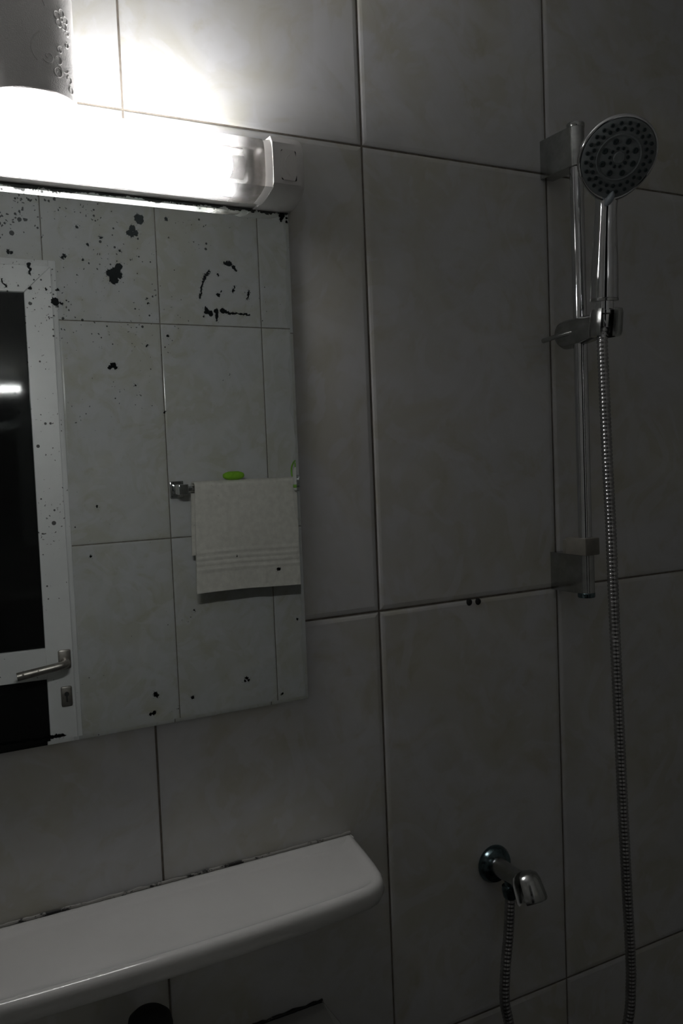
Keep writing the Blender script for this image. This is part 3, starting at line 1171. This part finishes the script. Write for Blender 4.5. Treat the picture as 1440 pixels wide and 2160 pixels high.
# ------------------------------------------------------------------ wall outlet
ox_, oz_ = .4790, .8150
outl = empty('wall_outlet', (ox_, 0, oz_))
tag(outl, 'dark chrome wall outlet elbow with holder cup, feeding the shower hose', 'wall outlet')
bm = BM()
lathe(bm, (ox_, -.0002, oz_), (0, -1, 0), [(.0265, 0), (.0270, .002), (.0265, .005), (.0235, .010), (.017, .0125), (.0145, .013)], 36)
obj('rosette', bm, M_CHROME_DARK, outl)
bm = BM()
e0 = Vector((ox_, -.010, oz_))
ed = Vector((.02, -1, -.07)).normalized()
lathe(bm, e0, ed, [(.0145, 0), (.0130, .012), (.0125, .030), (.0135, .044), (.0150, .050)], 24)
obj('stem', bm, M_CHROME_OLD, outl, angle=50)
# cup at the end of the stem: a bell with a slot, tipped forwards and down
bm = BM()
bcx = e0 + ed * .060 + Vector((.000, -.002, .004))
bax = Vector((.03, -.42, -.9)).normalized()
bx_, by_, bz_ = frame(bax)
toward = Vector((-.95, -.1, 0))
mid_a = math.atan2(toward.dot(by_), toward.dot(bx_))
n = 26
gp = math.radians(48)
prof_c = [(.002, -.0165), (.0105, -.0150), (.0170, -.0105), (.0198, -.003), (.0208, .010), (.0215, .022), (.0200, .025), (.0150, .023), (.0125, .0), (.002, -.006)]
vl = []
for r, h in prof_c:
    vl.append([bm.verts.new(bcx + bax * h + (bx_ * math.cos(a) + by_ * math.sin(a)) * r)
               for a in (mid_a + gp / 2 + (2 * math.pi - gp) * k / n for k in range(n + 1))])
vl.append(vl[0])
for a, b in zip(vl, vl[1:]):
    for i in range(n):
        bm.faces.new((a[i], a[i + 1], b[i + 1], b[i]))
bm.faces.new([r_[0] for r_ in vl[:-1]])
bm.faces.new([r_[n] for r_ in reversed(vl[:-1])])
obj('cup', bm, M_CHROME_OLD, outl, angle=45)
bm = BM()
hb = Vector((ox_ - .003, -.042, oz_ - .008))
lathe(bm, hb, (-.05, 0, -1), [(.0085, 0), (.0085, .006), (.0120, .0075), (.0120, .013), (.0100, .022), (.0085, .024)], 20)
obj('hose_nut', bm, M_CHROME_DARK, outl)

# ------------------------------------------------------------------ shower hose
ytop = -.1085
hose_pts = [Vector((AX + .0004, -.1075, 1.5660)), at_y(1270, 715, -.110)]
for u, v, y in ((1273, 800, -.1105), (1280, 960, -.112), (1288, 1120, -.114), (1295, 1300, -.116), (1304, 1500, -.118), (1313, 1700, -.119), (1322, 1880, -.119), (1329, 2010, -.118), (1330, 2080, -.117), (1323, 2160, -.115)):
    hose_pts.append(at_y(u, v, y))
hose_pts += [Vector((.585, -.105, .475)), Vector((.545, -.085, .425)), Vector((.500, -.066, .450)), Vector((.470, -.052, .53))]
for u, v, y in ((1073, 2160, -.046), (1064, 2110, -.045), (1066, 2040, -.044), (1072, 1970, -.043), (1075, 1910, -.0425)):
    hose_pts.append(at_y(u, v, y))
hose_pts.append(hb + Vector((-.0008, 0, -.018)))
path = resample(spline(hose_pts, 14), .00135)
rad = []
for i in range(len(path)):
    rad.append((.0062, .0072, .0074, .0072)[i % 4])
bm = BM()
tube(bm, path, rad, 14)
hose = obj('shower_hose', bm, M_HOSE, None, hose_pts[0], angle=80)
tag(hose, 'ribbed metal shower hose looping from the hand shower to the wall outlet', 'hose')

# ------------------------------------------------------------------ old drill plugs in the joint
for u, v in ((989.5, 1270.5), (1008, 1269)):
    p = at_y(u, v, 0)
    bm = BM()
    lathe(bm, (p.x, .004, p.z), (0, -1, 0), [(.0048, 0), (.0048, .0042), (.0040, .0050), (.0020, .0054)], 14)
    o = obj('drill_plug', bm, M_MOLD, None, (p.x, 0, p.z))
    tag(o, 'small black plugged drill hole in the horizontal tile joint', 'wall plug', 'pair of old drill plugs in the tile joint')

# ------------------------------------------------------------------ towel rail on the wall behind the camera
BYC, BZC = Y_FRONT + .060, 1.338
tro = empty('towel_rail', (.487, Y_FRONT, BZC))
tag(tro, 'square chrome towel rail on the wall beside the door', 'towel rail')
for xb in (.487, 1.035):
    bm = BM()
    box(bm, (xb - .0195, Y_FRONT + .0002, BZC - .0245), (xb + .0195, Y_FRONT + .010, BZC + .0225), .002)
    box(bm, (xb - .0135, Y_FRONT + .0095, BZC - .0145), (xb + .0135, BYC + .0125, BZC + .0135), .002)
    obj('bracket', bm, M_CHROME, tro)
bm = BM()
lathe(bm, (.498, BYC, BZC), (1, 0, 0), [(.0085, 0), (.0085, .528)], 20)
obj('bar', bm, M_CHROME, tro)

# towel folded over the rail
tx0, tx1 = .5165, .985
NX = 44
rt = random.Random(5)


def towel_prof():
    """(offset from the rail axis towards the room, height, thickness phase) from front hem over the rail to back hem."""
    out = []
    for k in range(64):
        z = 1.046 + (1.345 - 1.046) * k / 63
        out.append((.0170, z))
    for k in range(1, 9):
        a = math.pi * k / 9
        out.append((.0170 * math.cos(a), 1.345 + .0110 * math.sin(a)))
    for k in range(20):
        z = 1.345 - (1.345 - 1.15) * k / 19
        out.append((-.0170, z))
    return out


tp = towel_prof()
NP = len(tp)
bm = BM()
inner, outer = [], []
for i in range(NX + 1):
    u = i / NX
    ro, ri = [], []
    for j, (d, z) in enumerate(tp):
        fx = tx0 + (tx1 - tx0) * u
        drop = max(0.0, 1.345 - z) / .3
        sway = .0022 * math.sin(u * 9 + 1.0) * drop + .0012 * math.sin(u * 23 + z * 9) * drop
        # fold crease down the front
        crease = .0040 * math.exp(-((fx - .722) / .006) ** 2) * drop
        band = 0.0
        if j < 64:
            for zb in (1.158, 1.142, 1.126, 1.110):
                band += .0032 * math.exp(-((z - zb) / .0035) ** 2)
            if z < 1.054:
                band += .0012
        zz = z
        if j < 64:
            zz = z + (.0035 * math.sin(u * 5.5 + .6) - .002) * drop
            fx2 = fx - .0100 * drop * (1 - .5 * u)
        else:
            fx2 = fx - .010 * max(0.0, drop) * (1 - u)
        s = 1 if d >= 0 else -1
        t = .0022
        base = Vector((fx2, BYC + d + s * (sway if d >= 0 else -.2 * sway), zz))
        nrm_t = Vector((0, d, 0)).normalized() if abs(d) > .0165 else Vector((0, d, max(0, z - 1.345))).normalized()
        ro.append(bm.verts.new(base + nrm_t * (t + (band + crease if j < 64 else 0))))
        ri.append(bm.verts.new(base - nrm_t * t))
    outer.append(ro)
    inner.append(ri)
for i in range(NX):
    for j in range(NP - 1):
        bm.faces.new((outer[i][j], outer[i + 1][j], outer[i + 1][j + 1], outer[i][j + 1]))
        bm.faces.new((inner[i][j], inner[i][j + 1], inner[i + 1][j + 1], inner[i + 1][j]))
    bm.faces.new((outer[i][0], inner[i][0], inner[i + 1][0], outer[i + 1][0]))
    bm.faces.new((outer[i][-1], outer[i + 1][-1], inner[i + 1][-1], inner[i][-1]))
for j in range(NP - 1):
    bm.faces.new((outer[0][j], outer[0][j + 1], inner[0][j + 1], inner[0][j]))
    bm.faces.new((outer[NX][j], inner[NX][j], inner[NX][j + 1], outer[NX][j + 1]))
tow = obj('towel', bm, M_TOWEL, None, ((tx0 + tx1) / 2, BYC, 1.046), angle=60)
tag(tow, 'off-white terry towel with ribbed bands folded over the towel rail', 'towel')

bm = BM()
lp = []
sc = Vector((.6385, BYC, 1.3585))
for k in range(9):
    t = -1 + 2 * k / 8
    w = (1 - abs(t) ** 3) ** .5 if abs(t) < 1 else .35
    w = max(.45, w)
    lp.append([sc + Vector((.031 * w * math.copysign(abs(math.cos(a)) ** .7, math.cos(a)),
                            .017 * w * math.copysign(abs(math.sin(a)) ** .7, math.sin(a)), .0110 + .0120 * t))
               for a in (2 * math.pi * q / 28 for q in range(28))])
rings(bm, lp)
sp = obj('sponge', bm, M_GREEN, None, sc, angle=70)
tag(sp, 'lime green rounded sponge lying on the folded towel', 'sponge')

# bottle hung on the rail by its hook cap
HX = .8245
bot = empty('hanging_bottle', (HX, BYC + .03, 1.30))
tag(bot, 'white bottle with green cap and hook hanging in front of the towel', 'bottle')
bm = BM()
lathe(bm, (HX, BYC + .040, 1.318), (0, 0, 1), [(.012, 0), (.0165, .003), (.0175, .012), (.0175, .055), (.0150, .064), (.009, .069)], 24)
obj('body', bm, M_BOTTLE, bot)
bm = BM()
lathe(bm, (HX, BYC + .040, 1.3865), (0, 0, 1), [(.011, 0), (.0115, .001), (.0115, .012), (.0105, .013)], 20)
tube(bm, spline([(HX, BYC + .040, 1.396), (HX, BYC + .034, 1.406), (HX, BYC + .012, 1.402), (HX, BYC - .006, 1.386), (HX, BYC - .008, 1.368), (HX, BYC - .004, 1.3585)], 5), .0026, 8)
obj('hook_cap', bm, M_GREENCAP, bot)
bm = BM()
lathe(bm, (HX, BYC + .040, 1.3265), (0, 0, 1), [(.01765, 0), (.0179, .0005), (.0179, .009), (.01765, .0095)], 24, False, False)
obj('label_band', bm, M_GREENCAP, bot)
